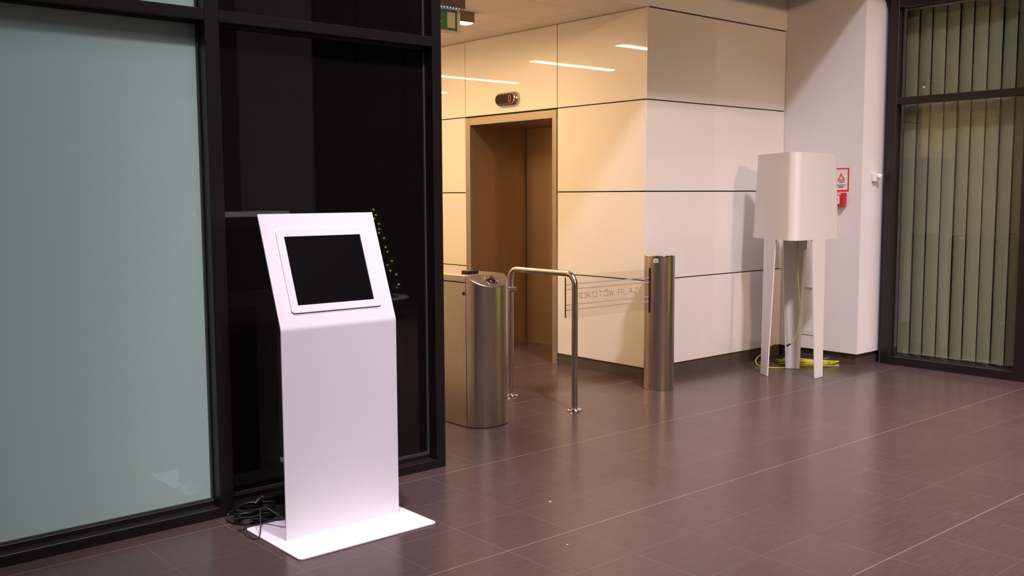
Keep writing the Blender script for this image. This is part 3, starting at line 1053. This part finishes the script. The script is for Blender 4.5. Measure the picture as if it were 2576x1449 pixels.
bm.faces.new(R_[-1]); bm.faces.new(R_[0][::-1])
obj('display_case', bm, 'chrome' if False else 'steel_tube', li, smooth=True, angle=50)
bm = new_bm()
f = [bm.verts.new((XL - 0.0515, y, z)) for y, z in pill(6.890, 2.370, 0.086, 0.042)]
bm.faces.new(f)
dg = obj('display_window', bm, 'display_glass', li)
bm = new_bm()
y0, y1, z0, z1, t = 6.805, 6.829, 2.343, 2.397, 0.0052
zm = (z0 + z1) / 2
for a, b in (((y0, z0), (y1, z0)), ((y0, z1), (y1, z1)), ((y0, z0 + 0.004), (y0, zm - 0.003)), ((y0, zm + 0.003), (y0, z1 - 0.004)), ((y1, z0 + 0.004), (y1, zm - 0.003)), ((y1, zm + 0.003), (y1, z1 - 0.004))):
    ya, yb = min(a[0], b[0]), max(a[0], b[0]); za, zb = min(a[1], b[1]), max(a[1], b[1])
    if za == zb:
        q = [(ya, za - t / 2), (yb, za - t / 2), (yb, za + t / 2), (ya, za + t / 2)]
    else:
        q = [(ya - t / 2, za), (ya + t / 2, za), (ya + t / 2, zb), (ya - t / 2, zb)]
    add_quad(bm, [(XL - 0.0522, yy, zz) for yy, zz in q])
obj('digit', bm, 'digit', dg, label='red glowing 0')

# ================================================================== EXIT SIGN
EY = 5.85
es = thing('exit_sign', 'green emergency exit sign with white arrow and door hanging from the lobby ceiling', 'sign', (4.37, EY, 2.96))
bm = new_bm(); add_box(bm, 4.17, 4.566, EY - 0.035, EY + 0.035, 2.868, 2.959)
obj('sign_housing', bm, 'grey_box', es, bevel=0.003)
bm = new_bm(); add_box(bm, 4.185, 4.538, EY - 0.006, EY + 0.004, 2.680, 2.868)
obj('sign_plate', bm, 'exit_white', es, bevel=0.001)
bm = new_bm()
ya = EY - 0.0066
add_quad(bm, [(4.200, ya, 2.704), (4.508, ya, 2.704), (4.508, ya, 2.852), (4.200, ya, 2.852)])
obj('green_field', bm, 'exit_green', es)
bm = new_bm()
ya = EY - 0.0072
add_quad(bm, [(4.417, ya, 2.722), (4.488, ya, 2.722), (4.488, ya, 2.834), (4.417, ya, 2.834)])
add_quad(bm, [(4.339, ya, 2.762), (4.350, ya, 2.762), (4.350, ya, 2.834), (4.339, ya, 2.834)])
bm.faces.new([bm.verts.new(p) for p in ((4.3445, ya, 2.730), (4.368, ya, 2.768), (4.350, ya, 2.758), (4.339, ya, 2.758), (4.321, ya, 2.768))])
obj('arrow_and_door', bm, 'exit_white', es)
for k in range(12):
    bm = new_bm()
    bmesh.ops.create_icosphere(bm, subdivisions=1, radius=0.0045, matrix=Matrix.Translation((4.520 - 0.027 * k, EY - 0.018, 2.867)))
    obj('indicator_light', bm, 'led', es)

# ================================================================== CEILING LUMINAIRES
def luminaire(y, label, x0=3.72, x1=4.92):
    t = thing('ceiling_light', label, 'ceiling light', ((x0 + x1) / 2, y, 2.96), 'linear ceiling lights across the lift lobby')
    bm = new_bm()
    add_box(bm, x0, x1, y - 0.062, y + 0.062, 2.878, 2.959)
    obj('light_housing', bm, 'grey_box', t, bevel=0.002)
    bm = new_bm()
    n = 6
    vs = []
    for k in range(n + 1):
        a = PI * k / n
        vs.append((y - 0.052 * math.cos(a), 2.877 - 0.006 * math.sin(a)))
    add_prism(bm, [(x0 + 0.008, a, b) for a, b in vs], (x1 - x0 - 0.016, 0, 0))
    obj('diffuser', bm, 'tube_glow', t)
    return t
luminaire(6.34, 'glowing linear ceiling light just behind the exit sign', x1=5.02)
luminaire(7.66, 'linear ceiling light in the lobby, next one beyond the exit sign')
luminaire(9.28, 'linear ceiling light deep in the lobby, second beyond the exit sign')
luminaire(10.75, 'farthest linear ceiling light at the lobby end')

# ================================================================== VERTICAL BLINDS
vb = thing('vertical_blind', 'closed pale vertical blind hanging behind the right window glass', 'blind', (8.25, 3.75, 3.1))
bm = new_bm(); add_box(bm, 8.235, 8.275, 3.05, 4.335, 3.072, 3.10)
obj('headrail', bm, 'white_plastic', vb)
ys = [4.266 - 0.1168 * k for k in range(11)]
sm = None
for k, y in enumerate(ys):
    bm = new_bm()
    tw = math.radians(9 + 5 * math.sin(k * 2.1))
    w = 0.0576
    n = 6
    pts = []
    for j in range(n + 1):
        s = -1 + 2 * j / n
        pts.append((8.255 + s * w * math.sin(tw) - 0.006 * (1 - s * s), y + s * w * math.cos(tw)))
    lo = [bm.verts.new((a, b, 0.085)) for a, b in pts]
    hi = [bm.verts.new((a, b, 3.072)) for a, b in pts]
    for j in range(n):
        bm.faces.new((lo[j], lo[j + 1], hi[j + 1], hi[j]))
    obj('slat', bm, 'slat', vb, smooth=True)
bm = new_bm()
add_tube(bm, catmull([(8.246, yy, 0.098 - 0.006 * (i % 2)) for i, yy in enumerate([4.266 - 0.0584 * q for q in range(21)])], 3), 0.0015, 6)
obj('bottom_chain', bm, 'white_plastic', vb)

# ================================================================== FLOOR SCRAPS
def scrap(x, y, w, d, rz, m, label):
    bm = new_bm()
    c, s = math.cos(rz), math.sin(rz)
    q = [(-w, -d, 0.0008), (w, -d, 0.0030), (w * 0.9, d, 0.0012), (-w * 0.8, d, 0.0034)]
    add_prism(bm, [(x + a * c - b * s, y + a * s + b * c, z) for a, b, z in q], (0, 0, 0.0008))
    tag(obj('paper_scrap', bm, m), label, 'litter')
scrap(3.191, 3.428, 0.006, 0.003, 0.1, 'scrap', 'tiny white paper scrap on the floor tiles in mid-floor')
scrap(2.843, 2.946, 0.006, 0.0035, 0.2, 'scrap_tan', 'tiny tan scrap on the floor tiles nearest the kiosk front')

# ================================================================== LIME SOFA (right of the picture, mirrored in the steel)
M['lime'] = mat('lime_fabric', (0.60, 0.62, 0.02), 0.85, var=0.06, bump=0.1)
so = thing('lounge_sofa', 'lime green lounge sofa by the right window, mirrored in the steel post', 'sofa', (7.45, 1.75, 0))
bm = new_bm(); add_box(bm, 7.05, 7.78, 0.95, 2.55, 0.14, 0.36)
obj('sofa_frame', bm, 'lime', so, bevel=0.02)
for y0 in (1.09, 1.76):
    bm = new_bm(); add_box(bm, 7.03, 7.60, y0, y0 + 0.65, 0.365, 0.47)
    obj('seat_cushion', bm, 'lime', so, bevel=0.03, bseg=3)
bm = new_bm(); add_box(bm, 7.61, 7.80, 0.95, 2.55, 0.365, 0.86)
obj('backrest', bm, 'lime', so, bevel=0.03, bseg=3)
for y0 in (0.95, 2.42):
    bm = new_bm(); add_box(bm, 7.05, 7.605, y0, y0 + 0.13, 0.365, 0.62)
    obj('armrest', bm, 'lime', so, bevel=0.03, bseg=3)
for (xx, yy) in ((7.10, 1.02), (7.10, 2.48), (7.72, 1.02), (7.72, 2.48)):
    bm = new_bm(); add_lathe(bm, [(0, 0), (0.018, 0), (0.022, 0.139), (0, 0.139)], xx, yy, 16)
    obj('leg', bm, 'chrome', so, smooth=True)

# ================================================================== CHRISTMAS TREE (mirrored in the dark glass)
tb = new_bm()
add_lathe(tb, [(0, 0), (0.20, 0), (0.20, 0.012), (0.035, 0.022), (0.03, 0.225), (0.43, 0.235), (0.432, 0.250), (0.425, 0.256), (0, 0.256)], 6.55, -1.5, 40)
tag(obj('round_table', tb, 'stand', smooth=True), 'low round white table mirrored in the black glass', 'table')
ct = thing('christmas_tree', 'small fir tree with warm string lights mirrored in the black glass', 'tree', (6.55, -1.5, 0.256))
bm = new_bm(); add_tube(bm, [(6.55, -1.5, 0.256), (6.55, -1.5, 1.30)], [0.02, 0.006], 8)
obj('trunk', bm, 'bark', ct)
bm = new_bm()
for k in range(900):
    f = rnd.random() ** 0.8
    z = 0.37 + 1.0 * f
    rmax = 0.34 * (1 - f) + 0.015
    a = rnd.random() * 2 * PI
    d = Vector((math.cos(a), math.sin(a), -0.25))
    p = Vector((6.55, -1.5, z)) + d * rmax * 0.25
    q = Vector((6.55, -1.5, z)) + d * rmax
    s = Vector((-math.sin(a), math.cos(a), 0.3)) * 0.018
    add_quad(bm, [p - s, q - s * 0.4, q + s * 0.4, p + s])
fo = obj('foliage', bm, 'needle', ct)
base = None
for k in range(46):
    f = (k + 0.5) / 46
    a = k * 2.4
    r = 0.33 * (1 - f) + 0.02
    loc = (6.55 + r * math.cos(a), -1.5 + r * math.sin(a), 0.34 + 1.0 * f)
    if base is None:
        bm = new_bm(); bmesh.ops.create_icosphere(bm, subdivisions=1, radius=0.006)
        base = obj('string_light', bm, 'bulb'); o = base
    else:
        o = base.copy(); C.objects.link(o)
    o.parent = ct
    o.location = Vector(loc) - Vector((6.55, -1.5, 0.256))

# ================================================================== LIGHT
def area(name, loc, target, size, power, col, shape='DISK', size_y=None):
    l = bpy.data.lights.new(name, 'AREA')
    l.shape = shape
    l.size = size
    if size_y:
        l.size_y = size_y
    l.energy = power
    l.color = col
    o = bpy.data.objects.new(name, l)
    C.objects.link(o)
    o.location = loc
    o.rotation_euler = (Vector(target) - Vector(loc)).to_track_quat('-Z', 'Y').to_euler()
    return o

def spot(name, loc, target, cone, blend, power, col, radius):
    l = bpy.data.lights.new(name, 'SPOT')
    l.spot_size = math.radians(cone)
    l.spot_blend = blend
    l.energy = power
    l.color = col
    l.shadow_soft_size = radius
    o = bpy.data.objects.new(name, l)
    C.objects.link(o)
    o.location = loc
    o.rotation_euler = (Vector(target) - Vector(loc)).to_track_quat('-Z', 'Y').to_euler()
    return o

spot('atrium_floodlight', (2.3, -1.55, 9.9), (5.0, 3.1, 0.5), 54, 1.0, 4650, (1.0, 0.855, 0.935), 0.4)
spot('floor_fill_spot', (6.0, 0.5, 10.4), (6.0, 1.2, 0.0), 44, 1.0, 7000, (1.0, 0.76, 0.74), 0.3)  # added fill that brightens the right side of the floor, no known fixture
spot('kiosk_fill_spot', (0.9, 2.2, 10.4), (2.45, 3.45, 0.2), 17, 0.9, 2700, (1.0, 0.86, 0.97), 0.2)  # extra spot added to lift the kiosk and its base, not a known fitting
spot('warm_fill_spot', (2.4, -6.5, 5.3), (6.9, 4.6, 2.3), 42, 1.0, 1800, (1.0, 0.62, 0.34), 0.3)  # warm fill added for the side wall's shaded top, no actual lobby lamp here
area('atrium_skylight', (1.5, -2.5, 10.8), (1.5, -2.5, 0), 9.0, 520, (0.88, 0.84, 1.0), 'RECTANGLE', 7.0)

w = bpy.data.worlds.new('atrium_air')
scene.world = w
w.use_nodes = True
bg = w.node_tree.nodes['Background']
bg.inputs['Color'].default_value = (0.95, 0.85, 0.92, 1)
bg.inputs['Strength'].default_value = 0.12

# ================================================================== CAMERA
f_px, yaw, pitch, roll = 2462.647, 0.860090901, 0.0947395943, -0.00459337310
fw = Vector((math.cos(yaw) * math.cos(pitch), math.sin(yaw) * math.cos(pitch), -math.sin(pitch)))
rt = Vector((math.sin(yaw), -math.cos(yaw), 0))
up = rt.cross(fw)
c, s = math.cos(roll), math.sin(roll)
r2 = rt * c + up * s
u2 = rt * -s + up * c
cam = bpy.data.cameras.new('camera')
cam.sensor_fit = 'HORIZONTAL'
cam.sensor_width = 36.0
cam.lens = f_px / 2576 * 36.0
cam.clip_start = 0.05
co = bpy.data.objects.new('camera', cam)
C.objects.link(co)
m = Matrix((r2, u2, -fw)).transposed().to_4x4()
m.translation = (0, 0, 1.5)
co.matrix_world = m
scene.camera = co
